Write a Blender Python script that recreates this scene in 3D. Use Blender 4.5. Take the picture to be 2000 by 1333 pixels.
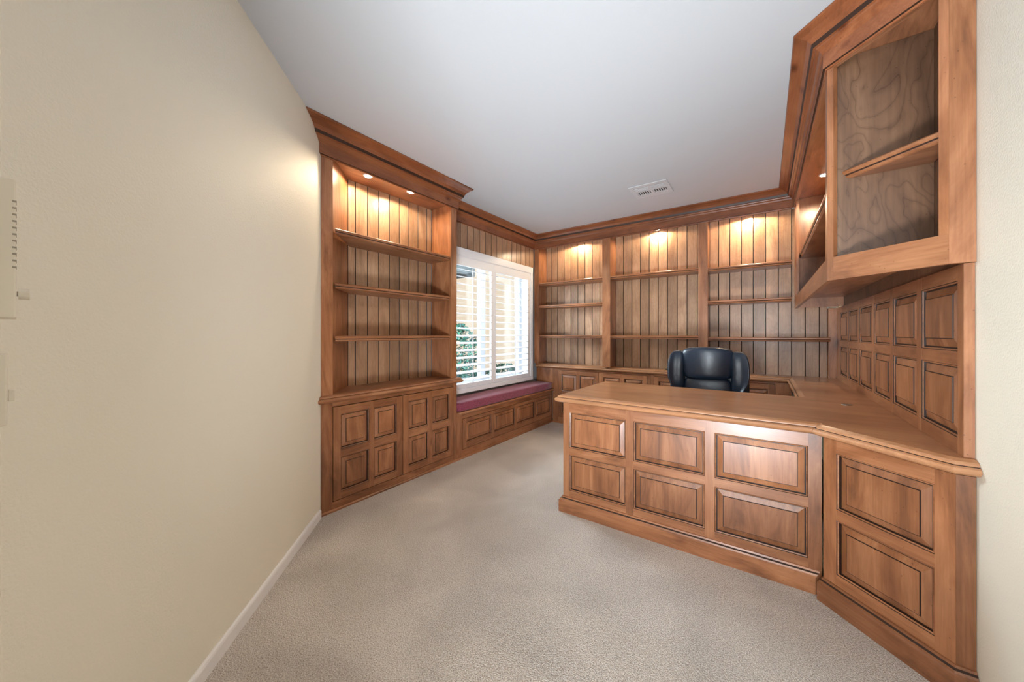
import bpy, bmesh, math, random
from mathutils import Vector, Matrix
random.seed(7)
for o in list(bpy.data.objects): bpy.data.objects.remove(o)
scene = bpy.context.scene
COL = scene.collection
R = math.radians

# ------------------------------------------------------------------ camera
F_PX, YAW, EYE = 689.7, 0.6213, 1.2
cam_d = bpy.data.cameras.new('camera'); cam = bpy.data.objects.new('camera', cam_d); COL.objects.link(cam)
cam.location = (0, 0, EYE); cam.rotation_euler = (R(90), 0, YAW)
cam_d.sensor_width = 36; cam_d.lens = F_PX/2000*36; cam_d.shift_y = -14/2000
cam_d.clip_start = 0.02
scene.camera = cam
# ------------------------------------------------------------------ world, sun, area lights, exposure
world = bpy.data.worlds.new('world'); scene.world = world; world.use_nodes = True
wn = world.node_tree.nodes; wl = world.node_tree.links
sky = wn.new('ShaderNodeTexSky'); sky.sky_type = 'NISHITA'; sky.sun_disc = False
sky.sun_elevation = R(50); sky.sun_rotation = R(80); sky.altitude = 300
wl.new(sky.outputs[0], wn['Background'].inputs[0]); wn['Background'].inputs[1].default_value = 0.16
def light(name, kind, loc, rot, power, color=(1, 1, 1), **k):
    d = bpy.data.lights.new(name, kind); d.energy = power; d.color = color
    for a, v in k.items(): setattr(d, a, v)
    o = bpy.data.objects.new(name, d); o.location = loc; o.rotation_euler = rot; COL.objects.link(o); return o
light('sun', 'SUN', (8, 0, 9), (0, R(48), R(-12)), 2.1, (1, .95, .88), angle=R(.6))
light('hall_fill', 'AREA', (-.35, -2.45, 1.45), (R(90), 0, R(4)), 62, (.88, .94, 1), shape='RECTANGLE', size=1.9, size_y=1.9)  # added unseen fill panel behind the camera; stands for no real hall source
aim = Vector((-1.35, 2.6, 2.545))-Vector((-.12, -.30, .35))
light('ceiling_bounce_fill', 'AREA', (-.12, -.30, .35), aim.to_track_quat('-Z', 'Y').to_euler(), 38, (.84, .92, 1), shape="RECTANGLE", size=.5, size_y=.4, spread=R(105))  # unseen fill added behind the camera, aimed at the ceiling to brighten the room
light('window_daylight', 'AREA', (-3.9, 2.95, 2.25), (0, R(-55), R(8)), 240, (.84, .92, 1.0), shape='RECTANGLE', size=1.3, size_y=1.5)
scene.view_settings.view_transform = 'Standard'; scene.view_settings.look = 'None'
scene.view_settings.exposure = 0.50; scene.view_settings.gamma = 1; scene.view_settings.use_curve_mapping = False

# ------------------------------------------------------------------ materials
def srgb(r, g, b):
    f = lambda c: (c/255/12.92) if c/255 <= .04045 else ((c/255+.055)/1.055)**2.4
    return (f(r), f(g), f(b), 1)
def mat(name, col, rough=.5, metal=0, spec=.5, build=None, coat=0):
    m = bpy.data.materials.new(name); m.use_nodes = True
    nt = m.node_tree; b = nt.nodes['Principled BSDF']
    b.inputs['Base Color'].default_value = col; b.inputs['Roughness'].default_value = rough
    b.inputs['Metallic'].default_value = metal; b.inputs['Specular IOR Level'].default_value = spec
    if coat: b.inputs['Coat Weight'].default_value = coat; b.inputs['Coat Roughness'].default_value = .2
    if build: build(nt, b)
    return m
def N(nt, t, **k):
    n = nt.nodes.new('ShaderNode'+t)
    for a, v in k.items():
        if a in n.inputs.keys(): n.inputs[a].default_value = v
        else: setattr(n, a, v)
    return n
def ramp(nt, stops, src):
    r = nt.nodes.new('ShaderNodeValToRGB'); e = r.color_ramp.elements
    while len(e) < len(stops): e.new(.5)
    for i, (p, c) in enumerate(stops): e[i].position = p; e[i].color = c
    nt.links.new(src, r.inputs[0]); return r.outputs[0]
def bump(nt, b, h, strength, dist=.001):
    n = N(nt, 'Bump', Strength=strength, Distance=dist); nt.links.new(h, n.inputs['Height'])
    nt.links.new(n.outputs[0], b.inputs['Normal'])
def mixc(nt, kind, fac, a, bb):
    m = nt.nodes.new('ShaderNodeMix'); m.data_type = 'RGBA'; m.blend_type = kind
    for s, v in ((0, fac), (6, a), (7, bb)):
        if hasattr(v, 'links') or hasattr(v, 'is_linked'): nt.links.new(v, m.inputs[s])
        else: m.inputs[s].default_value = v
    return m.outputs[2]
def wood(name, axis, light_c, mid_c, dark_c, rough=.36, knots=.5, scale=1.0, coat=.18, figure=.0):
    def build(nt, b):
        tc = N(nt, 'TexCoord'); oi = N(nt, 'ObjectInfo')
        add = nt.nodes.new('ShaderNodeVectorMath'); add.operation = 'MULTIPLY_ADD'
        cmb = N(nt, 'CombineXYZ'); 
        for i, k in enumerate((13.1, 7.7, 5.3)):
            mm = N(nt, 'Math', operation='MULTIPLY'); mm.inputs[1].default_value = k
            nt.links.new(oi.outputs['Random'], mm.inputs[0]); nt.links.new(mm.outputs[0], cmb.inputs[i])
        nt.links.new(tc.outputs['Object'], add.inputs[0]); add.inputs[1].default_value = (1, 1, 1); nt.links.new(cmb.outputs[0], add.inputs[2])
        mp = N(nt, 'Mapping'); s = [7*scale]*3; s[axis] = 1.5*scale; mp.inputs['Scale'].default_value = s
        nt.links.new(add.outputs[0], mp.inputs[0])
        n1 = N(nt, 'TexNoise', Scale=1.0, Detail=5.0, Roughness=.6, Distortion=1.6); nt.links.new(mp.outputs[0], n1.inputs['Vector'])
        mp2 = N(nt, 'Mapping'); s = [150*scale]*3; s[axis] = 5*scale; mp2.inputs['Scale'].default_value = s
        nt.links.new(add.outputs[0], mp2.inputs[0])
        n2 = N(nt, 'TexNoise', Scale=1.0, Detail=3.0); nt.links.new(mp2.outputs[0], n2.inputs['Vector'])
        n3 = N(nt, 'TexNoise', Scale=2.6, Detail=4.0); nt.links.new(add.outputs[0], n3.inputs['Vector'])
        c = ramp(nt, [(.25, dark_c), (.48, mid_c), (.72, light_c)], n1.outputs[0])
        g = ramp(nt, [(.3, (.80, .77, .74, 1)), (.62, (1.02, 1.02, 1.02, 1))], n2.outputs[0])
        c = mixc(nt, 'MULTIPLY', .8, c, g)
        st = ramp(nt, [(.32, (.74, .70, .66, 1)), (.58, (1.06, 1.05, 1.04, 1))], n3.outputs[0])
        c = mixc(nt, 'MULTIPLY', .75, c, st)
        if knots:
            mk = N(nt, 'Mapping'); s = [5.5]*3; s[axis] = 2.6; mk.inputs['Scale'].default_value = s
            nt.links.new(add.outputs[0], mk.inputs[0])
            v = N(nt, 'TexVoronoi', Scale=1.0, Randomness=1.0); nt.links.new(mk.outputs[0], v.inputs['Vector'])
            k = ramp(nt, [(.035, (.22, .13, .08, 1)), (.075, (.62, .5, .42, 1)), (.13, (1, 1, 1, 1))], v.outputs['Distance'])
            c = mixc(nt, 'MULTIPLY', knots, c, k)
        vs = N(nt, 'TexVoronoi', Scale=34.0); nt.links.new(add.outputs[0], vs.inputs['Vector'])
        sp_ = ramp(nt, [(.05, (.25, .17, .12, 1)), (.09, (1, 1, 1, 1))], vs.outputs['Distance'])
        c = mixc(nt, 'MULTIPLY', .55, c, sp_)
        if figure:
            mf = N(nt, 'Mapping'); s = [5.2]*3; s[axis] = 2.4; mf.inputs['Scale'].default_value = s; nt.links.new(add.outputs[0], mf.inputs[0])
            nf = N(nt, 'TexNoise', Scale=1.0, Detail=2.5, Roughness=.45, Distortion=.5); nt.links.new(mf.outputs[0], nf.inputs['Vector'])
            mu = N(nt, 'Math', operation='MULTIPLY'); mu.inputs[1].default_value = 34; nt.links.new(nf.outputs[0], mu.inputs[0])
            pp = N(nt, 'Math', operation='PINGPONG'); pp.inputs[1].default_value = 1; nt.links.new(mu.outputs[0], pp.inputs[0])
            rf = ramp(nt, [(.0, (.62, .55, .50, 1)), (.10, (.9, .88, .86, 1)), (.6, (1.05, 1.05, 1.05, 1))], pp.outputs[0])
            c = mixc(nt, 'MULTIPLY', figure, c, rf)
        hsv = N(nt, 'HueSaturation'); mr = N(nt, 'MapRange'); mr.inputs['To Min'].default_value = .86; mr.inputs['To Max'].default_value = 1.14
        nt.links.new(oi.outputs['Random'], mr.inputs[0]); nt.links.new(mr.outputs[0], hsv.inputs['Value']); nt.links.new(c, hsv.inputs['Color'])
        nt.links.new(hsv.outputs[0], b.inputs['Base Color'])
        bump(nt, b, n2.outputs[0], .12, .0008)
    return mat(name, mid_c, rough, build=build, coat=coat)
FL, FM, FD = srgb(180, 126, 88), srgb(152, 99, 65), srgb(106, 66, 42)
WX = wood('alder_grain_x', 0, FL, FM, FD); WY = wood('alder_grain_y', 1, FL, FM, FD); WZ = wood('alder_grain_z', 2, FL, FM, FD)
PLK = wood('plank_alder', 2, srgb(190, 155, 124), srgb(174, 137, 107), srgb(146, 111, 84), knots=.25, scale=.8, figure=.35)
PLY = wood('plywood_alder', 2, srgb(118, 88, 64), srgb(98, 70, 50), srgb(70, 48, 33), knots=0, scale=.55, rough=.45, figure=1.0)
TOPX = wood('worktop_grain_x', 0, srgb(202, 150, 110), srgb(188, 135, 96), srgb(164, 114, 78), rough=.3, knots=.1, coat=.3, scale=.6)
CRX = wood('crown_grain_x', 0, srgb(150, 94, 60), srgb(132, 78, 48), srgb(100, 56, 33), knots=.9)
CRY = wood('crown_grain_y', 1, srgb(150, 94, 60), srgb(132, 78, 48), srgb(100, 56, 33), knots=.9)
GLZ = mat('dark_glaze', srgb(48, 28, 17), .5)
def wall_build(col, sc=240, st=.35, dist=.0012):
    def f(nt, b):
        tc = N(nt, 'TexCoord'); n = N(nt, 'TexNoise', Scale=sc, Detail=3.0, Roughness=.6); nt.links.new(tc.outputs['Object'], n.inputs['Vector'])
        bump(nt, b, n.outputs[0], st, dist)
    return f
WALL = mat('beige_paint', srgb(236, 232, 217), .55, build=wall_build(0, 150, .45, .003))
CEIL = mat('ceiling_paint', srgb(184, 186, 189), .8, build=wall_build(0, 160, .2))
WHITE = mat('white_trim', srgb(236, 236, 238), .35)
SHUT = mat('shutter_white', srgb(232, 233, 236), .35)
PLAST = mat('white_plastic', srgb(232, 229, 224), .35)
IVORY = mat('ivory_plastic', srgb(230, 223, 208), .4)
VENT = mat('vent_white', srgb(190, 191, 194), .6)
SASH = mat('sash_vinyl', srgb(186, 186, 189), .5)
SLOT = mat('slot_shadow', srgb(158, 150, 134), .6)
DARK = mat('dark_gap', srgb(30, 28, 27), .7)
def carpet(nt, b):
    tc = N(nt, 'TexCoord')
    n = N(nt, 'TexNoise', Scale=230.0, Detail=2.0, Roughness=.6); nt.links.new(tc.outputs['Object'], n.inputs['Vector'])
    v = N(nt, 'TexVoronoi', Scale=190.0); nt.links.new(tc.outputs['Object'], v.inputs['Vector'])
    big = N(nt, 'TexNoise', Scale=2.0, Detail=2.0, Distortion=.6); nt.links.new(tc.outputs['Object'], big.inputs['Vector'])
    c = ramp(nt, [(.33, srgb(168, 157, 149)), (.55, srgb(225, 217, 209)), (.72, srgb(247, 242, 237))], n.outputs[0])
    c2 = ramp(nt, [(.35, (.86, .86, .86, 1)), (.65, (1.05, 1.05, 1.05, 1))], big.outputs[0])
    c = mixc(nt, 'MULTIPLY', 1.0, c, c2); nt.links.new(c, b.inputs['Base Color'])
    ad = N(nt, 'Math', operation='SUBTRACT'); nt.links.new(n.outputs[0], ad.inputs[0]); nt.links.new(v.outputs['Distance'], ad.inputs[1])
    bump(nt, b, ad.outputs[0], .8, .006)
CARPET = mat('carpet', srgb(170, 150, 133), .95, spec=.1, build=carpet)
def leather(nt, b):
    tc = N(nt, 'TexCoord'); n = N(nt, 'TexNoise', Scale=14.0, Detail=3.0); nt.links.new(tc.outputs['Object'], n.inputs['Vector'])
    bump(nt, b, n.outputs[0], .35, .006)
LEATH = mat('black_leather', srgb(26, 42, 60), .34, build=leather, spec=.6)  # blue tint of the window reflections is mixed into this base colour
def fabric(nt, b):
    tc = N(nt, 'TexCoord'); n = N(nt, 'TexNoise', Scale=160.0, Detail=2.0); nt.links.new(tc.outputs['Object'], n.inputs['Vector'])
    c = ramp(nt, [(.35, srgb(98, 32, 52)), (.62, srgb(154, 66, 90))], n.outputs[0]); nt.links.new(c, b.inputs['Base Color'])
    bump(nt, b, n.outputs[0], .4, .002)
FABRIC = mat('burgundy_fabric', srgb(120, 44, 62), .85, build=fabric)
FABRIC.node_tree.nodes['Principled BSDF'].inputs['Sheen Weight'].default_value = .25
METAL = mat('brushed_metal', srgb(190, 188, 184), .3, 1)
BLKP = mat('black_plastic', srgb(18, 18, 20), .4)
def emis(name, col, s):
    m = bpy.data.materials.new(name); m.use_nodes = True; b = m.node_tree.nodes['Principled BSDF']
    b.inputs['Emission Color'].default_value = col; b.inputs['Emission Strength'].default_value = s; return m
BULB = emis('lit_bulb', (1, .82, .55, 1), 26)
def glass_m():
    m = bpy.data.materials.new('window_glass'); m.use_nodes = True; nt = m.node_tree; nt.nodes.clear()
    o = N(nt, 'OutputMaterial'); t = N(nt, 'BsdfTransparent'); g = N(nt, 'BsdfGlossy', Roughness=.02); mx = N(nt, 'MixShader'); fr = N(nt, 'Math', operation='MULTIPLY_ADD'); lw = N(nt, 'LayerWeight', Blend=.5); pw_ = N(nt, 'Math', operation='POWER'); pw_.inputs[1].default_value = 4
    nt.links.new(lw.outputs['Facing'], pw_.inputs[0]); nt.links.new(pw_.outputs[0], fr.inputs[0]); fr.inputs[1].default_value = .5; fr.inputs[2].default_value = .035
    t.inputs[0].default_value = (.93, .97, .97, 1)
    nt.links.new(fr.outputs[0], mx.inputs[0]); nt.links.new(t.outputs[0], mx.inputs[1]); nt.links.new(g.outputs[0], mx.inputs[2]); nt.links.new(mx.outputs[0], o.inputs[0]); return m
GLASS = glass_m()
STUC = mat('peach_stucco', srgb(228, 200, 172), .9, build=wall_build(0, 60, .4))
def leaf(nt, b):
    oi = N(nt, 'TexCoord'); n = N(nt, 'TexNoise', Scale=9.0); nt.links.new(oi.outputs['Object'], n.inputs['Vector'])
    c = ramp(nt, [(.35, srgb(20, 66, 66)), (.65, srgb(60, 120, 92))], n.outputs[0]); nt.links.new(c, b.inputs['Base Color'])
LEAF = mat('leaf_green', srgb(40, 90, 70), .45, build=leaf)
def gravel(nt, b):
    tc = N(nt, 'TexCoord'); n = N(nt, 'TexNoise', Scale=12.0, Detail=5.0); nt.links.new(tc.outputs['Object'], n.inputs['Vector'])
    c = ramp(nt, [(.35, srgb(60, 78, 96)), (.65, srgb(110, 130, 150))], n.outputs[0]); nt.links.new(c, b.inputs['Base Color'])
GRAV = mat('gravel', srgb(90, 110, 130), .9, build=gravel)
EAVE = mat('eave_brown', srgb(104, 110, 110), .7)

# ------------------------------------------------------------------ helpers
def new_obj(name, bm, mats, parent=None, loc=(0, 0, 0), rz=0, smooth=False):
    me = bpy.data.meshes.new(name); bmesh.ops.recalc_face_normals(bm, faces=bm.faces[:]); bm.to_mesh(me); bm.free()
    if not isinstance(mats, (list, tuple)): mats = [mats]
    for m in mats: me.materials.append(m)
    if smooth:
        for p in me.polygons: p.use_smooth = True
    o = bpy.data.objects.new(name, me); COL.objects.link(o); o.location = loc; o.rotation_euler = (0, 0, rz)
    if parent: o.parent = parent
    return o
def thing(name, label, cat, loc=(0, 0, 0), rz=0, group=None):
    o = bpy.data.objects.new(name, None); COL.objects.link(o); o.empty_display_size = .1
    o.location = loc; o.rotation_euler = (0, 0, rz); o['label'] = label; o['category'] = cat
    if group: o['group'] = group
    return o
def tag(o, label, cat, group=None):
    o['label'] = label; o['category'] = cat
    if group: o['group'] = group
    return o
def struct(o, label=None, kind='structure'):
    o['kind'] = kind
    if label: o['label'] = label
    return o
def B(): return bmesh.new()
def box(bm, x0, x1, y0, y1, z0, z1, mi=0, bev=0):
    x0, x1 = min(x0, x1), max(x0, x1); y0, y1 = min(y0, y1), max(y0, y1); z0, z1 = min(z0, z1), max(z0, z1)
    v = [bm.verts.new(p) for p in ((x0, y0, z0), (x1, y0, z0), (x1, y1, z0), (x0, y1, z0), (x0, y0, z1), (x1, y0, z1), (x1, y1, z1), (x0, y1, z1))]
    fs = [bm.faces.new([v[i] for i in q]) for q in ((0, 3, 2, 1), (4, 5, 6, 7), (0, 1, 5, 4), (1, 2, 6, 5), (2, 3, 7, 6), (3, 0, 4, 7))]
    for f in fs: f.material_index = mi
    if bev:
        es = list({e for f in fs for e in f.edges})
        r = bmesh.ops.bevel(bm, geom=es, offset=bev, segments=2, affect='EDGES', profile=.5)
        for f in r['faces']: f.material_index = mi
    return v
def prism(bm, poly, z0, z1, mi=0):
    a = [bm.verts.new((x, y, z0)) for x, y in poly]; b = [bm.verts.new((x, y, z1)) for x, y in poly]; n = len(poly)
    fs = [bm.faces.new(a[::-1]), bm.faces.new(b)] + [bm.faces.new((a[i], a[(i+1) % n], b[(i+1) % n], b[i])) for i in range(n)]
    for f in fs: f.material_index = mi
def cyl(bm, p0, p1, r0, r1=None, seg=16, mi=0, cap=True):
    p0, p1 = Vector(p0), Vector(p1); r1 = r0 if r1 is None else r1
    d = (p1-p0).normalized(); a = d.orthogonal().normalized(); b = d.cross(a)
    A = [bm.verts.new(p0+(a*math.cos(t)+b*math.sin(t))*r0) for t in [2*math.pi*i/seg for i in range(seg)]]
    C = [bm.verts.new(p1+(a*math.cos(t)+b*math.sin(t))*r1) for t in [2*math.pi*i/seg for i in range(seg)]]
    fs = [bm.faces.new((A[i], A[(i+1) % seg], C[(i+1) % seg], C[i])) for i in range(seg)]
    if cap: fs += [bm.faces.new(A[::-1]), bm.faces.new(C)]
    for f in fs: f.material_index = mi
def mitre(n1, n2, o1=1, o2=1):
    det = n1[0]*n2[1]-n1[1]*n2[0]
    if abs(det) < 1e-6: return (n1[0]*o1, n1[1]*o1)
    return ((o1*n2[1]-o2*n1[1])/det, (n1[0]*o2-n2[0]*o1)/det)
def sweep(bm, path, ms, prof, mi=0, cap=True, dark=()):
    """path of 2-D points, one offset vector per point; prof = closed loop of (out, z)"""
    rings = [[bm.verts.new((p[0]+m[0]*o, p[1]+m[1]*o, z)) for o, z in prof] for p, m in zip(path, ms)]
    n = len(prof)
    for a, b in zip(rings, rings[1:]):
        for i in range(n):
            f = bm.faces.new((a[i], a[(i+1) % n], b[(i+1) % n], b[i])); f.material_index = 1 if i in dark else mi
    if cap: bm.faces.new(rings[0][::-1]); bm.faces.new(rings[-1])
def poly_top(bm, poly, flags, prof, mi=0, dark=()):
    """worktop: polygon CCW, flags per edge (i -> i+1) = moulded; prof from bottom to top"""
    n = len(poly); nor = []
    for i in range(n):
        a, b = poly[i], poly[(i+1) % n]; L = math.hypot(b[0]-a[0], b[1]-a[1]); nor.append(((b[1]-a[1])/L, -(b[0]-a[0])/L))
    ms = [mitre(nor[i-1], nor[i], flags[i-1], flags[i]) for i in range(n)]
    rings = [[bm.verts.new((p[0]+m[0]*o, p[1]+m[1]*o, z)) for p, m in zip(poly, ms)] for o, z in prof]
    for k, (a, b) in enumerate(zip(rings, rings[1:])):
        for i in range(n):
            f = bm.faces.new((a[i], a[(i+1) % n], b[(i+1) % n], b[i])); f.material_index = 1 if k in dark else mi
    for f in (bm.faces.new(rings[0][::-1]), bm.faces.new(rings[-1])): bmesh.ops.triangulate(bm, faces=[f])
EDGE = [(0, .7354), (.006, .7362), (.014, .738), (.026, .742), (.036, .749), (.040, .757), (.037, .765), (.029, .770), (.025, .772), (.024, .777), (.019, .783), (.010, .787), (.002, .790)]
PLINTH = [(0, .0), (.024, .0), (.024, .078), (.018, .083), (.015, .090), (.008, .095), (.006, .103), (0, .104)]
def lattice(bm, x0, x1, z0, z1, openings, y0, y1, lip=.007):
    """face frame of stiles (grain z, slot 1) and rails (grain x, slot 0) with moulded openings (glaze, slot 2).
    openings are rows x columns given as ([(xa,xb)...],[(za,zb)...])"""
    xs, zs = openings
    ex = [x0] + [v for c in xs for v in c] + [x1]
    for i in range(0, len(ex), 2): box(bm, ex[i], ex[i+1], y0, y1, z0, z1, 1)
    ez = [z0] + [v for c in sorted(zs) for v in c] + [z1]
    for xa, xb in xs:
        for i in range(0, len(ez), 2): box(bm, xa, xb, y0+.0004, y1, ez[i], ez[i+1], 0)
        for za, zb in zs:
            r = [[(xa, za), (xb, za), (xb, zb), (xa, zb)]]
            def ring(d, y): return [bm.verts.new((x, y, z)) for x, z in ((xa+d, za+d), (xb-d, za+d), (xb-d, zb-d), (xa+d, zb-d))]
            rr = [ring(0, y0+.0002), ring(.002, y0+.0030), ring(lip, y0+.0055), ring(lip, y0+.0135)]
            for k, (a, b) in enumerate(zip(rr, rr[1:])):
                for i in range(4):
                    f = bm.faces.new((a[i], a[(i+1) % 4], b[(i+1) % 4], b[i])); f.material_index = (2, 0, 2)[k]
def raised_panel(parent, xa, xb, za, zb, y0, v=True, inset=.036, name='panel', groove=.006):
    """one raised panel: glazed groove, bevelled border, flat field"""
    bm = B(); xc, zc = (xa+xb)/2, (za+zb)/2; w, h = (xb-xa)/2-.0072, (zb-za)/2-.0072
    def ring(d, y): return [bm.verts.new((x, y, z)) for x, z in ((-w+d, -h+d), (w-d, -h+d), (w-d, h-d), (-w+d, h-d))]
    rr = [ring(0, .02), ring(0, .0125), ring(.005, .0120), ring(inset-.006, .0035), ring(inset-.004, .0035), ring(inset-.0025, .0005)]
    for k, (a, b) in enumerate(zip(rr, rr[1:])):
        for i in range(4):
            f = bm.faces.new((a[i], a[(i+1) % 4], b[(i+1) % 4], b[i])); f.material_index = (1, 1, 0, 1, 1)[k]
    bm.faces.new(rr[-1])
    return new_obj(name, bm, [WZ if v else WX, GLZ], parent, (xc, y0, zc))
FR = [WX, WZ, GLZ]
def planks(parent, xs, y0, y1, z0, z1, m=None, name='plank'):
    """upright boards with chamfered glazed edges; front at y0 (facing -y)"""
    for a, b in zip(xs, xs[1:]):
        bm = B(); w = (b-a)/2-.0006; c = .0035; d = y1-y0
        pr = [(-w, d), (-w, c), (-w+c, 0), (w-c, 0), (w, c), (w, d)]
        lo = [bm.verts.new((x, y, 0)) for x, y in pr]; hi = [bm.verts.new((x, y, z1-z0)) for x, y in pr]
        for i in range(6):
            f = bm.faces.new((lo[i], lo[(i+1) % 6], hi[(i+1) % 6], hi[i])); f.material_index = 1 if i in (0, 1, 3, 4) else 0
        bm.faces.new(lo[::-1]); bm.faces.new(hi)
        new_obj(name, bm, [m or PLK, GLZ], parent, ((a+b)/2, y0, z0))
SHELF_E = [(0, 0), (.006, .003), (.010, .008), (.009, .013), (.013, .018), (.018, .024), (.018, .032), (.012, .038), (0, .038)]
def shelf(parent, poly, zt, front, name='shelf', m=None, label=None, rz=0, loc=None):
    """board polygon (CCW, local) with a moulded front edge on the edge given by index"""
    bm = B(); n = len(poly); flags = [1 if i == front else 0 for i in range(n)]
    prof = [(o-.018, zt-.038+z) for o, z in SHELF_E]
    poly_top(bm, poly, flags, prof, 0, dark=(3,))
    o = new_obj(name, bm, [m or WX, GLZ], parent)
    if label: o['label'] = label
    return o
# ------------------------------------------------------------------ main numbers (metres)
H = 2.545; T = .79
XL, XLB = -2.365, -2.65            # left cabinet faces, plank faces
XWALL = -2.67; XW = -2.61          # window wall plaster, window wall planks
YF, YFB, YBK, YWALL = 4.18, 4.24, 4.42, 4.44
XR, XP, XRW = .225, .535, .56
S45 = -1.215
ZF = 2.368

# ------------------------------------------------------------------ room shell
bm = B(); box(bm, -2.9, .75, -2.7, 4.6, -.12, 0); struct(new_obj('floor', bm, CARPET), 'light taupe cut pile carpet')
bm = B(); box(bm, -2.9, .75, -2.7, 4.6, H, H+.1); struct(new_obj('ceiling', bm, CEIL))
bm = B(); t = .1
prism(bm, [(-1.195, -.02), (XWALL, 1.455), (XWALL-t, 1.455-t), (-1.195-t, -.02-t)], 0, H); struct(new_obj('wall_left', bm, WALL), 'beige painted wall set at forty five degrees')
bm = B(); box(bm, -2.8, -.55, -.14, -.02, 0, H); struct(new_obj('wall_entry', bm, WALL))
bm = B(); box(bm, XRW, XRW+.12, -2.7, 4.6, 0, H); struct(new_obj('wall_right', bm, WALL))
bm = B(); box(bm, -2.85, XRW, YWALL, YWALL+.12, 0, H); struct(new_obj('wall_back', bm, WALL))
bm = B(); box(bm, -2.9, .6, -2.7, -2.6, 0, H); struct(new_obj('wall_hall', bm, WALL))
bm = B(); box(bm, -2.9, -2.8, -2.6, -.14, 0, H); struct(new_obj('wall_hall_side', bm, WALL))
WY0, WY1, WZ0, WZ1 = 2.47, 4.065, .62, 2.06
bm = B(); X0 = XWALL-.18
for a in ((1.36, WY0, 0, H), (WY1, YWALL, 0, H), (WY0, WY1, 0, WZ0), (WY0, WY1, WZ1, H)): box(bm, X0, XWALL, *a)
struct(new_obj('wall_window', bm, SASH))
# baseboard
bm = B(); pr = [(0, 0), (.012, 0), (.012, .046), (.009, .054), (.004, .058), (0, .058)]
q = .70711
sweep(bm, [(-2.352, 1.137), (-1.195, -.02)], [(q+q*.0, q), (1/q-.0, 0)], pr); struct(new_obj('baseboard_left', bm, WHITE), 'white baseboard under the beige wall')

# ------------------------------------------------------------------ window
wt = struct(thing('window_1', 'x', 'x', (XWALL-.13, 3.267, WZ0))); del wt['category']; wt['label'] = 'white framed two pane sliding window'
bm = B(); fw = .045
for a in ((WY0, WY1, WZ0, WZ0+fw), (WY0, WY1, WZ1-fw, WZ1), (WY0, WY0+fw, WZ0+fw, WZ1-fw), (WY1-fw, WY1, WZ0+fw, WZ1-fw), (3.225, 3.31, WZ0+fw, WZ1-fw)):
    box(bm, -.03, .03, a[0]-3.267, a[1]-3.267, a[2]-WZ0, a[3]-WZ0)
new_obj('window_frame', bm, SASH, wt)
for ya, yb in ((WY0+fw, 3.225), (3.31, WY1-fw)):
    bm = B(); box(bm, -.003, .003, ya-3.267, yb-3.267, fw, WZ1-WZ0-fw); new_obj('pane', bm, GLASS, wt)

# ------------------------------------------------------------------ plantation shutters
sh = thing('plantation_shutters', 'white plantation shutters with open louvres in two panels over the window', 'shutters', (-2.59, 3.26, .571), R(90))
SX = lambda y: y-3.26
sz = lambda z: z-.571
bm = B()
for a in ((2.412, 4.114, .571, .620), (2.412, 4.114, 2.025, 2.108)): box(bm, SX(a[0]), SX(a[1]), 0, .078, sz(a[2]), sz(a[3]), bev=.003)
for a in ((2.412, 2.455), (4.062, 4.114)): box(bm, SX(a[0]), SX(a[1]), 0.0005, .078, sz(.62), sz(2.025), bev=.003)
box(bm, SX(2.455), SX(4.062), .008, .03, sz(2.018), sz(2.025))
new_obj('shutter_frame', bm, SHUT, sh)
for ya, yb in ((2.458, 3.2565), (3.2585, 4.059)):
    st = .043 if ya < 3 else .043
    bm = B()
    box(bm, SX(ya), SX(yb), .006, .034, sz(.623), sz(.67), bev=.002); box(bm, SX(ya), SX(yb), .006, .034, sz(1.925), sz(2.016), bev=.002)
    s0 = .043; s1 = .043 if ya < 3 else .066
    box(bm, SX(ya), SX(ya+s0), .006, .034, sz(.67), sz(1.925)); box(bm, SX(yb-s1), SX(yb), .006, .034, sz(.67), sz(1.925))
    pn = new_obj('shutter_panel', bm, SHUT, sh)
    la, lb = ya+s0+.002, yb-s1-.002; n = 16; pitch = (1.925-.67)/n
    me = None
    for k in range(n):
        zc = .67+pitch*(k+.5)
        if me is None:
            bm = B(); hw = .039; sec = []
            for i in range(12):
                t = 2*math.pi*i/12; y, z = hw*math.cos(t), .0044*math.sin(t)
                ca, sa = math.cos(R(11.5)), math.sin(R(11.5)); sec.append((y*ca-z*sa, y*sa+z*ca))
            A = [bm.verts.new((-(lb-la)/2, y, z)) for y, z in sec]; C = [bm.verts.new(((lb-la)/2, y, z)) for y, z in sec]
            for i in range(12): bm.faces.new((A[i], A[(i+1) % 12], C[(i+1) % 12], C[i]))
            bm.faces.new(A[::-1]); bm.faces.new(C)
            o = new_obj('louver', bm, SHUT, pn, (SX((la+lb)/2), .02, sz(zc))); me = o.data
            for p in me.polygons: p.use_smooth = len(p.vertices) == 4
        else:
            o = bpy.data.objects.new('louver', me); COL.objects.link(o); o.parent = pn; o.location = (SX((la+lb)/2), .02, sz(zc))
    bm = B(); yc = SX((la+lb)/2); cyl(bm, (yc, -.028, sz(.68)), (yc, -.028, sz(1.90)), .0055, seg=8); new_obj('tilt_rod', bm, SHUT, pn)
    if ya > 3:
        for zh in (1.80, .80):
            bm = B(); box(bm, SX(4.059), SX(4.068), -.006, .004, sz(zh), sz(zh+.06)); new_obj('hinge', bm, SHUT, pn)

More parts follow.
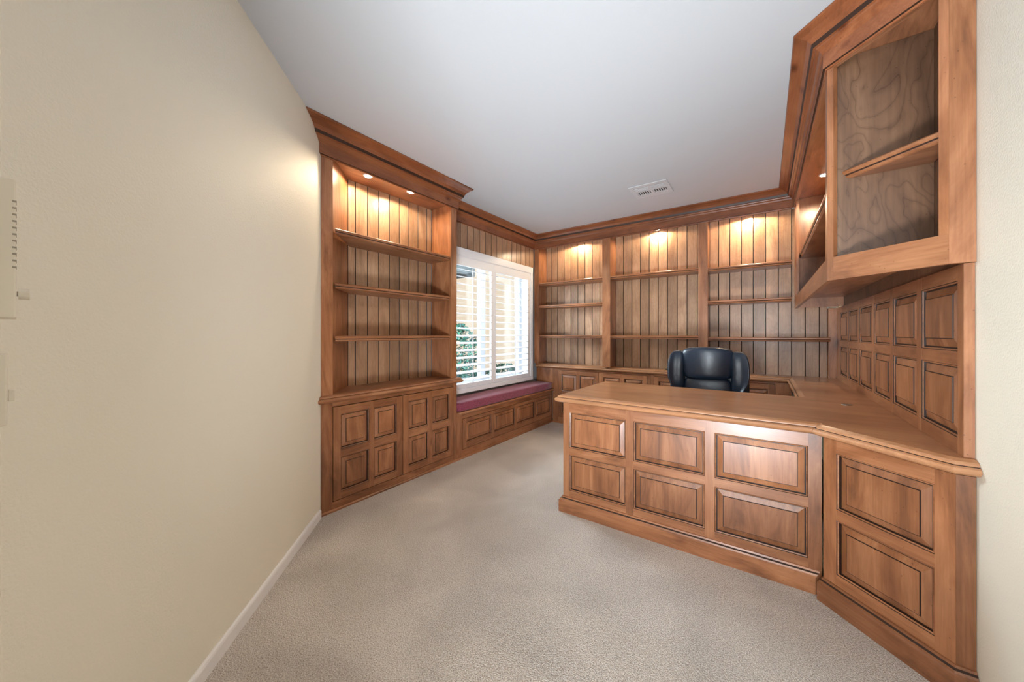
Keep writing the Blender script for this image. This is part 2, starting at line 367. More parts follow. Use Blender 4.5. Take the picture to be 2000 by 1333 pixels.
# ------------------------------------------------------------------ LEFT: base cabinet
lb = thing('base_cabinet', 'reddish brown base cabinet with two raised panel doors, against the beige wall', 'cabinet', (XL, 1.79, 0), R(90))
ox = 1.79; lx = lambda v: v-ox
w45 = 1.152                      # where the 45 degree wall meets the face line
bm = B()
lattice(bm, lx(1.167), lx(2.405), .0, .735, ([(lx(1.229), lx(2.363))], [(.0655, .708)]), 0, .02, lip=.0006)
new_obj('face_frame', bm, FR, lb)
bm = B()
prism(bm, [(lx(1.172), .0205), (lx(2.405), .0205), (lx(2.405), .3), (lx(1.46), .3)], .0, .0675)
box(bm, lx(2.387), lx(2.405), .0205, .3, .0675, .735)
box(bm, lx(1.50), lx(2.387), .27, .3, .0675, .735); box(bm, lx(1.20), lx(2.38), .0215, .024, .0676, .734)
new_obj('carcass', bm, WX, lb)
bm = B(); box(bm, lx(w45+.001), lx(1.1665), -.004, .010, 0, .735); new_obj('filler_strip', bm, WZ, lb)
bm = B(); sweep(bm, [(lx(1.140), 0), (lx(2.405), 0)], [(-1, -1), (0, -1)], [(0.0005, .0), (.010, .0), (.012, .012), (.008, .018), (0.0005, .020)]); new_obj('shoe_moulding', bm, WX, lb)
for a, b, cols in ((1.2335, 1.7915, ((1.284, 1.497), (1.537, 1.737))), (1.7995, 2.3585, ((1.850, 2.058), (2.102, 2.309)))):
    bm = B(); rows = [(.118, .356), (.411, .651)]
    lattice(bm, lx(a), lx(b), .070, .703, ([(lx(c), lx(d)) for c, d in cols], rows), -.003, .017)
    dr = new_obj('door', bm, FR, lb)
    for c, d in cols:
        for e, f in rows: raised_panel(dr, lx(c), lx(d), e, f, -.003+.0)
bm = B(); poly_top(bm, [(XL, 1.1515), (XL, 2.432), (-2.585, 2.432), (-2.585, 2.4085), (XWALL+.002, 2.4085), (XWALL+.002, 1.4565)], [1, 1, 0, 0, 0, 0], [(o*.85, z) for o, z in EDGE], dark=(7,))
o = new_obj('countertop', bm, [WY, GLZ], None); 
tag(o, 'moulded wooden counter between the left bookcase and its two door base cabinet', 'countertop')

# ------------------------------------------------------------------ LEFT: bookcase
bk = thing('bookcase', 'tall plank backed bookcase with three shelves, against the beige wall left of the window', 'bookcase', (XL, 1.79, T), R(90))
bz = lambda z: z-T
bm = B(); box(bm, lx(w45+.003), lx(1.231), 0, .02, bz(T), bz(ZF)); new_obj('pilaster', bm, WZ, bk)
bm = B(); box(bm, lx(2.333), lx(2.405), 0, .02, bz(T), bz(ZF)); new_obj('pilaster', bm, WZ, bk)
bm = B(); prism(bm, [(lx(1.222), .021), (lx(1.234), .021), (lx(1.494), .281), (lx(1.484), .2845)][::-1], 0, bz(2.408)); new_obj('side_panel', bm, WZ, bk)
bm = B(); box(bm, lx(2.349), lx(2.404), .021, .284, 0, bz(2.408)); new_obj('side_panel', bm, WZ, bk)
planks(bk, [lx(v) for v in (1.497, 1.560, 1.666, 1.769, 1.872, 1.976, 2.079, 2.184, 2.290, 2.3485)], .285, .300, 0, bz(2.408))
bm = B(); prism(bm, [(lx(1.20), .0205), (lx(2.404), .0205), (lx(2.404), .302), (lx(1.478), .302)], bz(2.409), bz(2.425)); new_obj('soffit', bm, WX, bk)
for zt in (1.922, 1.550, 1.185):
    shelf(bk, [(lx(1.250), .010), (lx(2.340), .010), (lx(2.340), .2845), (lx(1.512), .2845)], bz(zt), 0)
CROWN = [(0, ZF), (.004, ZF), (.007, ZF+.006), (.015, ZF+.008), (.015, ZF+.072), (.021, ZF+.078), (.027, ZF+.090), (.038, ZF+.097), (.040, ZF+.104), (.050, ZF+.107), (.056, ZF+.125), (.070, ZF+.143), (.092, ZF+.157), (.108, ZF+.163), (.116, ZF+.166), (.120, ZF+.171), (.120, H-.001), (0, H-.001)]
bm = B(); cp = [(o*1.38, bz(z)) for o, z in CROWN]
sweep(bm, [(lx(w45-.0), 0), (lx(2.405), 0), (lx(2.405), .300)], [(-1, -1), (.33, -1), (.33, 0)], cp, dark=(2, 9), mi=0)
new_obj('crown_moulding', bm, [CRX, GLZ], bk)

# ------------------------------------------------------------------ WINDOW wall: planks, crown, bench, cushion
pw = thing('plank_panelling', 'narrow band of upright wood planks above the window', 'panelling', (XW, 3.29, 2.109), R(90))
xs = [3.539+.1035*k for k in range(-10, 6)]; xs = [2.441] + [x for x in xs if x > 2.47] + [4.159]
planks(pw, [x-3.29 for x in xs], 0, .058, 0, ZF+.03-2.109, m=PLK)
bm = B(); sweep(bm, [(2.432, XW), (YF, XW)], [(0, 1), (-1, 1)], CROWN, dark=(2, 9))
for v in bm.verts: v.co = Vector((v.co.y, v.co.x, v.co.z))
struct(new_obj('trim_1', bm, [CRY, GLZ]), 'wooden crown moulding above the window')
bn = thing('window_bench', 'low built in wooden window bench with four raised panels along its front', 'bench', (XL, 3.3, 0), R(90)); bx = lambda v: v-3.3
bm = B()
lattice(bm, bx(2.406), bx(4.247), 0, .425, ([(bx(2.482), bx(4.240))], [(.084, .382)]), 0, .02, lip=.0006); new_obj('face_frame', bm, FR, bn)
bm = B(); cols = [(2.538, 2.925), (2.976, 3.355), (3.402, 3.785), (3.832, 4.190)]
lattice(bm, bx(2.487), bx(4.236), .088, .378, ([(bx(a), bx(b)) for a, b in cols], [(.143, .343)]), -.001, .018)
fp = new_obj('front_panel', bm, FR, bn)
for a, b in cols: raised_panel(fp, bx(a), bx(b), .143, .343, -.001)
bm = B(); box(bm, bx(2.406), bx(4.247), .28, .30, 0, .425); box(bm, bx(2.406), bx(4.247), .021, .279, .38, .425); new_obj('carcass', bm, WX, bn)
bm = B(); sweep(bm, [(bx(2.406), 0), (bx(4.24), 0)], [(0, -1)]*2, [(.0005, 0), (.010, 0), (.012, .012), (.008, .018), (.0005, .02)]); new_obj('shoe_moulding', bm, WX, bn)
bm = B(); sweep(bm, [(bx(2.406), 0), (bx(4.238), 0)], [(0, -1)]*2, [(-.30, .4255), (.006, .4255), (.010, .428), (.022, .430), (.034, .437), (.036, .446), (.030, .455), (-.30, .455)], dark=(1,)); new_obj('seat_board', bm, [WX, GLZ], bn)

def cushion(name, w, h, d, nx=24, ny=10, nz=8, e=.25, fn=None):
    """rounded box mesh centred at the origin; fn(x,y,z,u,v,w)->offset"""
    bm = B(); bmesh.ops.create_cube(bm, size=2)
    bmesh.ops.subdivide_edges(bm, edges=bm.edges[:], cuts=9, use_grid_fill=True)
    for v in bm.verts:
        x, y, z = v.co
        def sq(a): return math.copysign(abs(a)**1, a)
        p = 2/e
        s = (abs(x)**p+abs(y)**p+abs(z)**p)**(1/p)
        c = Vector((x, y, z))/s
        v.co = Vector((c.x*w/2, c.y*d/2, c.z*h/2))
        if fn: v.co = fn(v.co, c)
    return bm
def cf(co, c):
    k = co.copy()
    k.z += .010*(1-c.x**2)*(1 if c.z > 0 else 0)*(1-c.y*c.y) + .0015*math.sin(c.x*23)*(c.z > 0)
    return k
bm = cushion('c', 1.828, .084, .292, e=.10, fn=cf)
cu = new_obj('seat_cushion', bm, FABRIC, None, (-2.492, 3.322, .4995), R(90), smooth=True)
tag(cu, 'burgundy fabric seat cushion on the window bench', 'cushion')
bm = B()
for zz in (.034, -.034):
    L, W_ = .905, .140
    pts = [(-L, -W_), (L, -W_), (L, W_), (-L, W_)]
    for a, b in zip(pts, pts[1:]+pts[:1]): cyl(bm, (a[0], a[1], zz), (b[0], b[1], zz), .004, seg=6)
new_obj('piping', bm, FABRIC, cu)

# ------------------------------------------------------------------ BACK: base cabinets
def base_unit(label, x0, x1, doors, cx):
    t = thing('base_cabinet', label, 'cabinet', (cx, YFB, 0), 0, 'base cabinets along the back wall'); f = lambda v: v-cx
    bm = B(); ops = [(f(a-.0028), f(b+.0028)) for a, b, _ in doors]
    lattice(bm, f(x0), f(x1), .0, .733, (ops, [(.086, .716)]), 0, .02, lip=.0006); new_obj('face_frame', bm, FR, t)
    bm = B(); box(bm, f(x0), f(x1), .021, .19, 0, .085); box(bm, f(x0), f(x1), .16, .19, .085, .733); new_obj('carcass', bm, WX, t)
    bm = B(); sweep(bm, [(f(x0), 0), (f(x1), 0)], [(0, -1)]*2, [(.0005, 0), (.010, 0), (.012, .012), (.008, .018), (.0005, .02)]); new_obj('shoe_moulding', bm, WX, t)
    for a, b, cols in doors:
        bm = B(); rows = [(.135, .385), (.435, .660)]
        lattice(bm, f(a), f(b), .090, .712, ([(f(c), f(d)) for c, d in cols], rows), -.003, .017); dr = new_obj('door', bm, FR, t)
        for c, d in cols:
            for e, g in rows: raised_panel(dr, f(c), f(d), e, g, -.003)
    return t
t_ = base_unit('long back base cabinet with two doors, beside the window bench', -2.352, -1.075,
          [(-2.267, -1.700, ((-2.217, -1.998), (-1.956, -1.738))), (-1.694, -1.113, ((-1.637, -1.424), (-1.376, -1.158)))], -1.71)
bm = B(); box(bm, -.90, -.6425, 0, .02, .4565, .733); new_obj('filler_panel', bm, WZ, t_)
base_unit('back base cabinet behind the black office chair', -1.072, .205,
          [(-1.032, -.482, ((-.985, -.78), (-.735, -.53))), (-.474, .078, ((-.425, -.22), (-.175, .030)))], -.43)
# ------------------------------------------------------------------ BACK: bookcase
bb = thing('bookcase', 'wide three bay bookcase filling the back wall above the counter', 'bookcase', (-1.2, YF, T), 0); ux = lambda v: v+1.2
for a, b in ((-2.610, -2.540), (-1.625, -1.527), (-.571, -.484)):
    bm = B(); box(bm, ux(a), ux(b), 0, .02, 0, bz(ZF)); new_obj('pilaster', bm, WZ, bb)
for a, b in ((-2.610, -2.550), (-1.615, -1.537), (-.561, -.494)):
    bm = B(); box(bm, ux(a), ux(b), .0205, .2385, 0, bz(2.426)); new_obj('divider', bm, WZ, bb)
gr = [-.2+.1035*k for k in range(-24, 8)]
def bay(x0, x1):
    return [ux(v) for v in [x0]+[g for g in gr if x0+.02 < g < x1-.02]+[x1]]
for a, b in ((-2.549, -1.6155), (-1.5365, -.5615), (-.4935, .478)): planks(bb, bay(a, b), .239, .254, 0, bz(2.426))
bm = B(); box(bm, ux(-2.610), ux(.215), .0205, .256, bz(2.4265), bz(2.44)); new_obj('soffit', bm, WX, bb)
bm = B(); box(bm, ux(.479), ux(.534), .17, .256, 0, bz(1.434)); new_obj('corner_post', bm, WZ, bb)
for x0, x1, zs in ((-2.545, -1.620, (1.905, 1.592, 1.181)), (-1.532, -.566, (1.905, 1.180)), (-.489, .205, (1.890, 1.545)), (-.489, .474, (1.166,))):
    for zt in zs: shelf(bb, [(ux(x0), .012), (ux(x1), .012), (ux(x1), .2385), (ux(x0), .2385)], bz(zt), 0)
bm = B(); sweep(bm, [(ux(XW), 0), (ux(XR), 0)], [(1, -1), (-1, -1)], [(o, bz(z)) for o, z in CROWN], dark=(2, 9)); new_obj('crown_moulding', bm, [CRX, GLZ], bb)

# ------------------------------------------------------------------ RIGHT: worktop, desk base, diagonal base, right base
top = [(-1.118, 2.150), (.215, 2.150), (.215, 2.110), (.515, 1.810), (XRW-.001, 1.810), (XRW-.001, YWALL-.001), (XWALL+.062, YWALL-.001), (XWALL+.062, 4.240), (.212, 4.240), (.212, 2.955), (-1.118, 2.955)]
bm = B(); poly_top(bm, top, [1, 1, 1, 1, 0, 0, 0, 1, 1, 1, 1], EDGE, dark=(7,))
wt = tag(new_obj('worktop', bm, [TOPX, GLZ]), 'polished wooden worktop running in a U from the back wall round to the desk', 'worktop')
dk = thing('desk_base', 'wooden desk front with six raised panels facing the carpet', 'desk', (-.45, 2.155, 0)); dx = lambda v: v+.45
bm = B(); cols = [(-1.069, -.690), (-.643, -.264), (-.217, .165)]; rows = [(.147, .386), (.433, .673)]
lattice(bm, dx(-1.113), dx(.214), 0, .733, ([(dx(a), dx(b)) for a, b in cols], rows), 0, .02); new_obj('face_frame', bm, FR, dk)
for a, b in cols:
    for c, d in rows: raised_panel(dk, dx(a), dx(b), c, d, 0)
bm = B(); box(bm, dx(-1.113), dx(-1.093), .0205, .780, 0, .733); new_obj('end_panel', bm, WZ, dk)
bm = B(); box(bm, dx(-1.0925), dx(-.70), .36, .76, .06, .733); box(bm, dx(-1.0925), dx(.2), .0215, .030, 0, .733); new_obj('pedestal', bm, WX, dk)
for k in range(3):
    bm = B(); box(bm, dx(-1.07), dx(-.72), .7605, .778, .08+.215*k, .28+.215*k, bev=.003); d_ = new_obj('drawer', bm, WX, dk)
    bm = B(); cyl(bm, (dx(-.895), .779, .18+.215*k), (dx(-.895), .80, .18+.215*k), .012); new_obj('knob', bm, METAL, d_)
bm = B(); sweep(bm, [(dx(-1.113), .78), (dx(-1.113), 0), (dx(.2135), 0)], [(-1, 0), (-1, -1), (-1, -1)], PLINTH, dark=(4,)); new_obj('plinth', bm, [WX, GLZ], dk)
dg = thing('corner_base_cabinet', 'angled wooden corner base with two stacked raised panels, beside the right wall', 'cabinet', (.215, 2.110, 0), R(-45))
L2 = .4243
bm = B(); rows = [(.151, .387), (.435, .678)]
lattice(bm, 0, L2, 0, .733, ([(.054, .372)], rows), 0, .02); new_obj('face_frame', bm, FR, dg)
for c, d in rows: raised_panel(dg, .054, .372, c, d, 0)
bm = B(); prism(bm, [(.005, .021), (L2-.02, .021), (L2-.02, .04), (.02, .04)], 0, .733); new_obj('backing', bm, WX, dg)
# short end facing the entrance, in the same thing
c45 = math.cos(R(45))
def to_dg(x, y):
    X, Y = x-.215, y-2.11; return (X*c45-Y*c45, X*c45+Y*c45)
bm = B(); prism(bm, [to_dg(*p) for p in ((.5155, 1.8100), (XRW-.001, 1.8100), (XRW-.001, 1.835), (.530, 1.835))], 0, .733); new_obj('end_panel', bm, WZ, dg)
pth = [to_dg(*p) for p in ((.215, 2.1335), (.215, 2.11), (.515, 1.81), (XRW-.001, 1.81))]
def path_ms(p, start=None, end=None):
    ns = []
    for a, b in zip(p, p[1:]):
        L = math.hypot(b[0]-a[0], b[1]-a[1]); ns.append(((b[1]-a[1])/L, -(b[0]-a[0])/L))
    return [start or ns[0]] + [mitre(x, y) for x, y in zip(ns, ns[1:])] + [end or ns[-1]]
pth = pth[1:]
bm = B(); sweep(bm, pth, path_ms(pth, start=(-.4142, -1)), PLINTH, dark=(4,)); new_obj('plinth', bm, [WX, GLZ], dg)
rb = thing('base_cabinet', 'base cabinet under the right arm of the worktop, open to the chair side', 'cabinet', (.235, 3.5, 0), R(-90))
bm = B(); lattice(bm, -.66, .52, 0, .733, ([(-.60, -.05), (.0, .47)], [(.10, .70)]), 0, .02, lip=.0006); new_obj('face_frame', bm, FR, rb)
for a, b in ((-.597, -.053), (.003, .467)):
    bm = B(); lattice(bm, a, b, .103, .697, ([(a+.05, (a+b)/2-.02), ((a+b)/2+.02, b-.05)], [(.15, .38), (.42, .65)]), -.002, .016); dr = new_obj('door', bm, FR, rb)
    for c, d in ((a+.05, (a+b)/2-.02), ((a+b)/2+.02, b-.05)):
        for e, g in ((.15, .38), (.42, .65)): raised_panel(dr, c, d, e, g, -.002)
bm = B(); box(bm, -.66, .52, .30, .32, 0, .733); box(bm, -.66, .52, .021, .299, .06, .08); new_obj('carcass', bm, WX, rb)
bm = B(); cyl(bm, (0, 0, 0), (0, 0, .0015), .022, .021, 20); cyl(bm, (0, 0, .0015), (0, 0, .002), .014, .014, 20, 1)
# ------------------------------------------------------------------ RIGHT: wall panels
wp = thing('wall_panelling', 'wooden wall panelling with twelve raised panels above the right worktop', 'panelling', (XP, 3.0, T), R(-90)); wx = lambda y: 3.0-y
cols = [(4.175, 3.855), (3.795, 3.460), (3.405, 3.055), (3.001, 2.665), (2.611, 2.265), (2.209, 1.865)]; rows = [(.845-T, 1.092-T), (1.140-T, 1.382-T)]
bm = B(); lattice(bm, wx(4.345), wx(1.82), 0.0005, 1.4335-T, ([(wx(a), wx(b)) for a, b in cols], rows), 0, .024); new_obj('face_frame', bm, FR, wp)
for a, b in cols:
    for c, d in rows: raised_panel(wp, wx(a), wx(b), c, d, 0, inset=.040)

# ------------------------------------------------------------------ RIGHT: upper cabinet with angled end
Z0, Z1 = 1.435, 1.535; ZS = 2.408
uc = thing('upper_cabinet', 'open wall hung upper cabinet with an angled open end above the right worktop', 'cabinet', (XR, 3.0, Z0))
def W(x, y): return (x-XR, y-3.0)
uz = lambda z: z-Z0
def wbox(name, x0, x1, y0, y1, z0, z1, m, par=None):
    bm = B(); a = W(x0, y0); b = W(x1, y1); box(bm, a[0], b[0], a[1], b[1], uz(z0), uz(z1)); return new_obj(name, bm, m, par or uc)
wbox('post', XR, XR+.02, 3.97, 4.179, Z0, ZF, WZ)
wbox('bottom_rail', XR, XR+.02, 2.141, 3.9695, Z0, Z1, WY)
wbox('frieze', XR, XR+.02, 2.09, 4.179, ZF+.001, ZF+.06, WY)
bm = B(); prism(bm, [W(*p) for p in ((XR, 2.1405), (XR, 2.086), (XR+.018, 2.068), (XR+.032, 2.082), (XR+.02, 2.1405))][::-1], 0, uz(ZF)); new_obj('corner_post', bm, WZ, uc)
wbox('end_panel', XR+.0205, XRW-.016, 4.07, 4.09, Z0, ZS, WZ)
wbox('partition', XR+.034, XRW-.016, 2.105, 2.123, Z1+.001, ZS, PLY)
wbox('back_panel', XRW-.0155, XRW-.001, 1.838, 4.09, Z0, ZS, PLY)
bm = B(); prism(bm, [W(*p) for p in ((XR+.021, 4.069), (XR+.021, 2.100), (.512, 1.839), (XRW-.016, 1.839), (XRW-.016, 4.069))], uz(Z1-.02), uz(Z1)); new_obj('bottom_board', bm, WY, uc)
bm = B(); prism(bm, [W(*p) for p in ((XR+.021, 4.069), (XR+.021, 2.100), (.512, 1.839), (XRW-.016, 1.839), (XRW-.016, 4.069))], uz(ZS+.001), uz(ZS+.018)); new_obj('soffit', bm, WY, uc)
shelf(uc, [W(*p) for p in ((XR+.022, 4.069), (XR+.022, 2.124), (XRW-.016, 2.124), (XRW-.016, 4.069))], uz(1.910), 0, m=WY)
shelf(uc, [W(*p) for p in ((XR+.052, 2.104), (XRW-.020, 1.839), (XRW-.017, 1.839), (XRW-.017, 2.104))], uz(1.915), 0, m=WX)
# angled frame: its own children turned by 45 degrees about the corner
def dbox(name, x0, x1, y0, y1, z0, z1, m):
    bm = B(); box(bm, x0, x1, y0, y1, uz(z0), uz(z1)); p = W(XR, 2.085); return new_obj(name, bm, m, uc, (p[0], p[1], 0), R(-45))
dbox('bottom_rail', .0, .375, 0, .02, Z0, Z1, WX) if False else None
dbox('bottom_rail', .026, .389, -.0008, .019, Z0-.0002, Z1, WX)
dbox('stile', .364, .389, 0, .019, Z1+.0002, ZF, WZ)
dbox('top_rail', .026, .3635, 0, .019, ZF-.002, ZF+.06, WX)
bm = B(); prism(bm, [W(*p) for p in ((.5005, 1.8100), (XRW-.001, 1.8100), (XRW-.001, 1.8365), (.514, 1.8365), (.4995, 1.8225))], 0, uz(H-.01)); new_obj('end_stile', bm, WZ, uc)
pth = [W(*p) for p in ((XR, YF), (XR, 2.085), (.500, 1.810), (XRW-.001, 1.810))]
bm = B(); sweep(bm, pth, path_ms(pth, start=(-1, -1)), [(o, uz(z)) for o, z in CROWN], dark=(2, 9)); new_obj('crown_moulding', bm, [CRY, GLZ], uc)

# ------------------------------------------------------------------ downlights
def downlight(label, x, y, z, power, grp):
    t = thing('puck_light', label, 'light', (x, y, z), 0, grp)
    bm = B(); cyl(bm, (0, 0, 0), (0, 0, -.006), .036, .034, 24); new_obj('rim', bm, WHITE, t)
    bm = B(); cyl(bm, (0, 0, -.0062), (0, 0, -.009), .026, .022, 24); new_obj('lens', bm, BULB, t)
    l = light('puck_bulb', 'SPOT', (0, 0, -.012), (0, 0, 0), power, (1, .79, .53), spot_size=R(172), spot_blend=.2, shadow_soft_size=.02)
    l.parent = t
g = 'puck lights in the bookcases'
zl = 2.4075
downlight('lit puck light over the left bookcase, nearer the beige wall', -2.46, 1.55, zl, 15, g)
downlight('lit puck light over the left bookcase, nearer the window', -2.44, 1.935, zl, 15, g)
downlight('lit puck light in the left bay of the back bookcase', -2.03, 4.31, 2.426, 24, g)
downlight('lit puck light in the middle bay of the back bookcase', -1.02, 4.35, 2.426, 24, g)
downlight('lit puck light in the right bay of the back bookcase', -.13, 4.31, 2.426, 26, g)
downlight('lit puck light inside the upper cabinet on the right', .37, 3.55, zl, 26, g)

# ------------------------------------------------------------------ ceiling vent
vt = thing('ceiling_vent', 'white rectangular air vent with short dark slots in the ceiling', 'vent', (-.86, 3.42, H))
bm = B(); x0, x1, y0, y1 = -.165, .165, -.155, .155
blocks = [(-.130, -.012, -.105, -.028), (.012, .130, -.105, -.028), (-.130, -.012, .004, .082), (.012, .130, .004, .082)]
xs = [x0, -.130, -.012, .012, .130, x1]; ys = [y0, -.105, -.028, .004, .082, y1]
for i in range(5):
    for j in range(5):
        if i in (1, 3) and j in (1, 3): continue
        box(bm, xs[i], xs[i+1], ys[j], ys[j+1], -.008, -.002)
new_obj('frame', bm, VENT, vt)
bm = B(); box(bm, -.14, .14, -.115, .095, -.0019, -.0005); new_obj('backing', bm, DARK, vt)
for k, (a, b, c, d) in enumerate(blocks):
    if k < 2:
        for i in range(3):
            bm = B(); y = c+.016+i*(d-c-.016)/2.6; box(bm, a, b, y, y+.013, -.0085, -.003); new_obj('slat', bm, VENT, vt)
    else:
        for i in range(6):
            bm = B(); x = a+.004+i*(b-a)/6; box(bm, x, x+.008, c, d, -.0085, -.003); new_obj('slat', bm, VENT, vt)

# ------------------------------------------------------------------ outlet, intercom, switch
ot = thing('wall_outlet', 'white duplex power outlet low on the beige wall', 'outlet', (-1.8230, .6095, .355), R(135))
# local x along the wall, local -y points out of it
ot.location = (S45/2-.6065+.0008, S45/2+.6065+.0008, .355); 
bm = B(); box(bm, -.037, .037, -.006, 0, -.059, .059, bev=.002); new_obj('cover_plate', bm, PLAST, ot)
for zz in (.020, -.020):
    bm = B(); box(bm, -.017, .017, -.0085, -.0062, zz-.014, zz+.014, bev=.001); s = new_obj('socket', bm, PLAST, ot)
    bm = B(); box(bm, -.008, -.006, -.0092, -.0086, zz-.002, zz+.008); box(bm, .006, .008, -.0092, -.0086, zz-.002, zz+.008); cyl(bm, (0, -.0086, zz-.008), (0, -.0092, zz-.008), .0025, seg=8); new_obj('slot', bm, DARK, s)
it = thing('thermostat', 'cream wall thermostat with grille slots and a small knob, at the left edge', 'thermostat', (-.93, -.02, 1.323), R(180))
bm = B(); box(bm, -.05, .05, -.018, 0, -.1, .1, bev=.002); new_obj('housing', bm, IVORY, it)
bm = B()
for i in range(11): box(bm, -.0503, -.030, -.0183, -.0145, -.028+i*.0095, -.0255+i*.0095)
new_obj('vent_slots', bm, SLOT, it)
bm = B(); cyl(bm, (-.0, -.0182, -.062), (-.0, -.0195, -.062), .004, seg=12); cyl(bm, (-.0, -.0196, -.062), (-.0, -.030, -.062), .0085, seg=20); new_obj('knob', bm, IVORY, it)
sw = thing('light_switch', 'cream toggle light switch below the thermostat', 'switch', (-.93, -.02, 1.118), R(180))
bm = B(); box(bm, -.036, .036, -.0105, 0, -.052, .052, bev=.002); new_obj('cover_plate', bm, IVORY, sw)
bm = B(); v = [(-.006, -.009, -.012), (.006, -.009, -.012), (.006, -.009, .008), (-.006, -.009, .008)]; box(bm, -.005, .005, -.0165, -.0105, -.020, -.002, bev=.001); new_obj('toggle', bm, IVORY, sw)

# ------------------------------------------------------------------ office chair
ch = thing('office_chair', 'black leather high back office chair behind the desk', 'chair', (-.395, 3.42, 0), R(3))
def put(name, bm, m, loc, par=None, rx=0, sm=True):
    o = new_obj(name, bm, m, par or ch, loc, 0, sm); o.rotation_euler = (rx, 0, 0); return o
# back cushions (local -y faces the desk and the camera)
def headf(co, c):
    k = co.copy(); k.y += -.030*(1-c.x*c.x)*(c.y < 0) + .02*c.x*c.x; k.z += .014*(1-c.x*c.x)*(c.z > 0)
    k.x *= 1+.035*c.z
    return k
put('headrest', cushion('h', .378, .250, .115, e=.32, fn=headf), LEATH, (0, -.085, .952))
def lowf(co, c):
    k = co.copy(); k.y += -.02*(1-c.x*c.x)*(c.y < 0); return k
put('backrest', cushion('h', .362, .330, .10, e=.36, fn=lowf), LEATH, (0, -.075, .672), rx=R(-4))
for s in (-1, 1):
    def bf(co, c, s=s):
        k = co.copy(); o = c.x*s
        k.y += -.045*max(0, o)**2 - .01*(1-c.z*c.z)
        k.x -= s*.085*max(0, -c.z)**2*max(0, .5+o)
        k.x -= s*.018*max(0, c.z)**3
        return k
    b_ = put('side_bolster', cushion('b', .125, .40, .125, e=.52, fn=bf), LEATH, (s*.233, -.075, .858))
bm = cushion('r', .590, .56, .07, e=.30); put('back_shell', bm, LEATH, (0, .012, .762))
def seatf(co, c):
    k = co.copy(); k.z += .012*(1-c.x*c.x)*(c.z > 0); k.z -= .03*max(0, -c.y)**3; return k
put('seat', cushion('s', .52, .12, .50, e=.34, fn=seatf), LEATH, (0, -.235, .47))
for s in (-1, 1):
    bm = B(); pts = [(s*.285, .0, .56), (s*.30, -.03, .68), (s*.30, -.27, .685), (s*.295, -.33, .60), (s*.27, -.30, .44)]
    for a, b in zip(pts, pts[1:]): cyl(bm, a, b, .015, seg=10)
    ar = put('armrest', bm, BLKP, (0, 0, 0))
    put('arm_pad', cushion('p', .065, .035, .26, e=.5), LEATH, (s*.30, -.15, .705), ar)
bm = B(); cyl(bm, (0, -.2, .10), (0, -.2, .42), .028, .022); box(bm, -.1, .1, -.3, -.1, .395, .415); put('gas_lift', bm, BLKP, (0, 0, 0), sm=False)
for i in range(5):
    a = 2*math.pi*i/5+.3; ex, ey = .30*math.cos(a), -.2+.30*math.sin(a)
    bm = B(); cyl(bm, (0, -.2, .125), (ex, ey, .085), .026, .016, 10); lg = put('base_leg', bm, BLKP, (0, 0, 0), sm=False)
    bm = B(); n = Vector((-math.sin(a), math.cos(a), 0))
    for s in (-1, 1):
        p = Vector((ex, ey, .028)); cyl(bm, p+n*s*.008, p+n*s*.026, .028, seg=16)
    cyl(bm, (ex, ey, .03), (ex, ey, .086), .007, seg=8); put('caster', bm, BLKP, (0, 0, 0), lg, sm=False)

# ------------------------------------------------------------------ small things on the worktop
bm = B(); cyl(bm, (0, 0, 0), (0, 0, .003), .026, .024, 24); g_ = tag(new_obj('cable_grommet', bm, METAL, None, (.385, 2.78, T+.0003)), 'small round metal cable grommet set in the worktop', 'grommet')
bm = B()
pts = [(0, 0, .004), (.03, -.004, .006), (.055, -.012, .012), (.075, -.012, .010)]
for a, b in zip(pts, pts[1:]): cyl(bm, a, b, .0045, seg=8)
box(bm, -.02, .004, -.008, .008, 0.0005, .012)
tag(new_obj('cable_end', bm, BLKP, None, (-.90, 4.30, T+.0003)), 'short black cable end lying on the back counter beside the chair', 'cable')

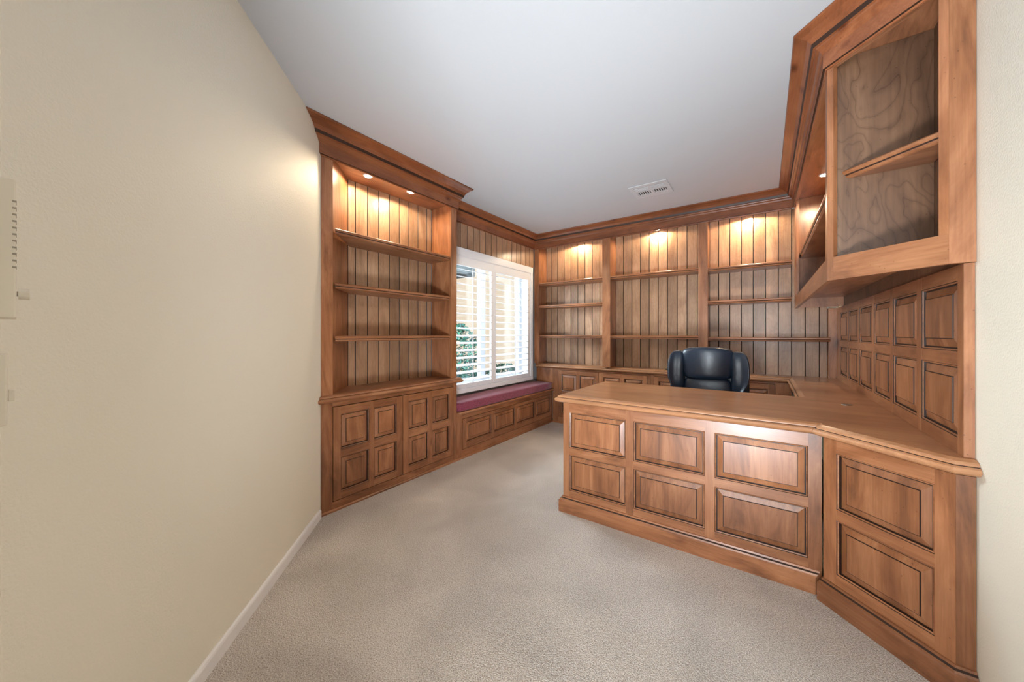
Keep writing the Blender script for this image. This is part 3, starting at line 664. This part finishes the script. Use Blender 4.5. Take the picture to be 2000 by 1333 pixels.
# ------------------------------------------------------------------ outdoors
bm = B(); box(bm, -12, -2.9, -2, 14, -.25, -.15); struct(new_obj('ground', bm, GRAV))
bm = B(); box(bm, -7.2, -7.0, -2, 13, -.15, 3.6); box(bm, -7.02, -6.96, 5.4, 5.55, .5, .68)
nb = tag(new_obj('neighbouring_wall', bm, STUC), 'sunlit peach stucco wall of the house next door, outside the window', 'wall')
bm = B(); box(bm, -6.6, -4.6, 1.6, 5.12, 2.36, 2.50, bev=.01); box(bm, -6.6, -4.6, 5.121, 5.18, 2.32, 2.52)
ev = tag(new_obj('patio_roof', bm, EAVE), 'grey patio roof edge outside the upper left of the window', 'roof')
def bush(name, cx, cy, z0, r, h, n, label, seed):
    rr = random.Random(seed); t = thing(name, label, 'shrub', (cx, cy, z0))
    bm = B()
    for i in range(n):
        a = rr.uniform(0, 2*math.pi); zz = rr.uniform(0, 1)**.8; rad = r*math.sqrt(max(0.02, 1-(2*zz-1)**2*.85))*rr.uniform(.55, 1.0)
        p = Vector((rad*math.cos(a), rad*math.sin(a), zz*h)); s = rr.uniform(.04, .075)
        d = Vector((rr.uniform(-1, 1), rr.uniform(-1, 1), rr.uniform(-.4, 1))).normalized(); sd = d.orthogonal().normalized()
        q = [bm.verts.new(p), bm.verts.new(p+d*s*.5+sd*s*.28), bm.verts.new(p+d*s), bm.verts.new(p+d*s*.5-sd*s*.28)]
        bm.faces.new(q)
    o = new_obj('foliage', bm, LEAF, t); o['kind'] = 'stuff'
    bm = B(); 
    for i in range(5):
        a = i*1.3; cyl(bm, (0, 0, 0), (r*.4*math.cos(a), r*.4*math.sin(a), h*.7), .02, .008, 6)
    new_obj('stem', bm, EAVE, t)
bush('shrub', -4.2, 4.15, -.15, .52, 1.50, 2600, 'tall bushy green shrub outside the left window panel', 1)
for i, (y, hh) in enumerate(((5.5, .62), (6.3, .5), (7.1, .58), (7.9, .52), (8.7, .6), (4.7, .55))):
    bush('low_plant', -5.3, y, -.15, .355, hh, 1000, ['low green plant outside, just right of the tall shrub', 'low plant outside, second right of the tall shrub', 'low plant outside, third right of the tall shrub', 'low plant outside, fourth right of the tall shrub', 'low plant outside, farthest right behind the shutters', 'low plant outside, behind the tall shrub'][i], 10+i)
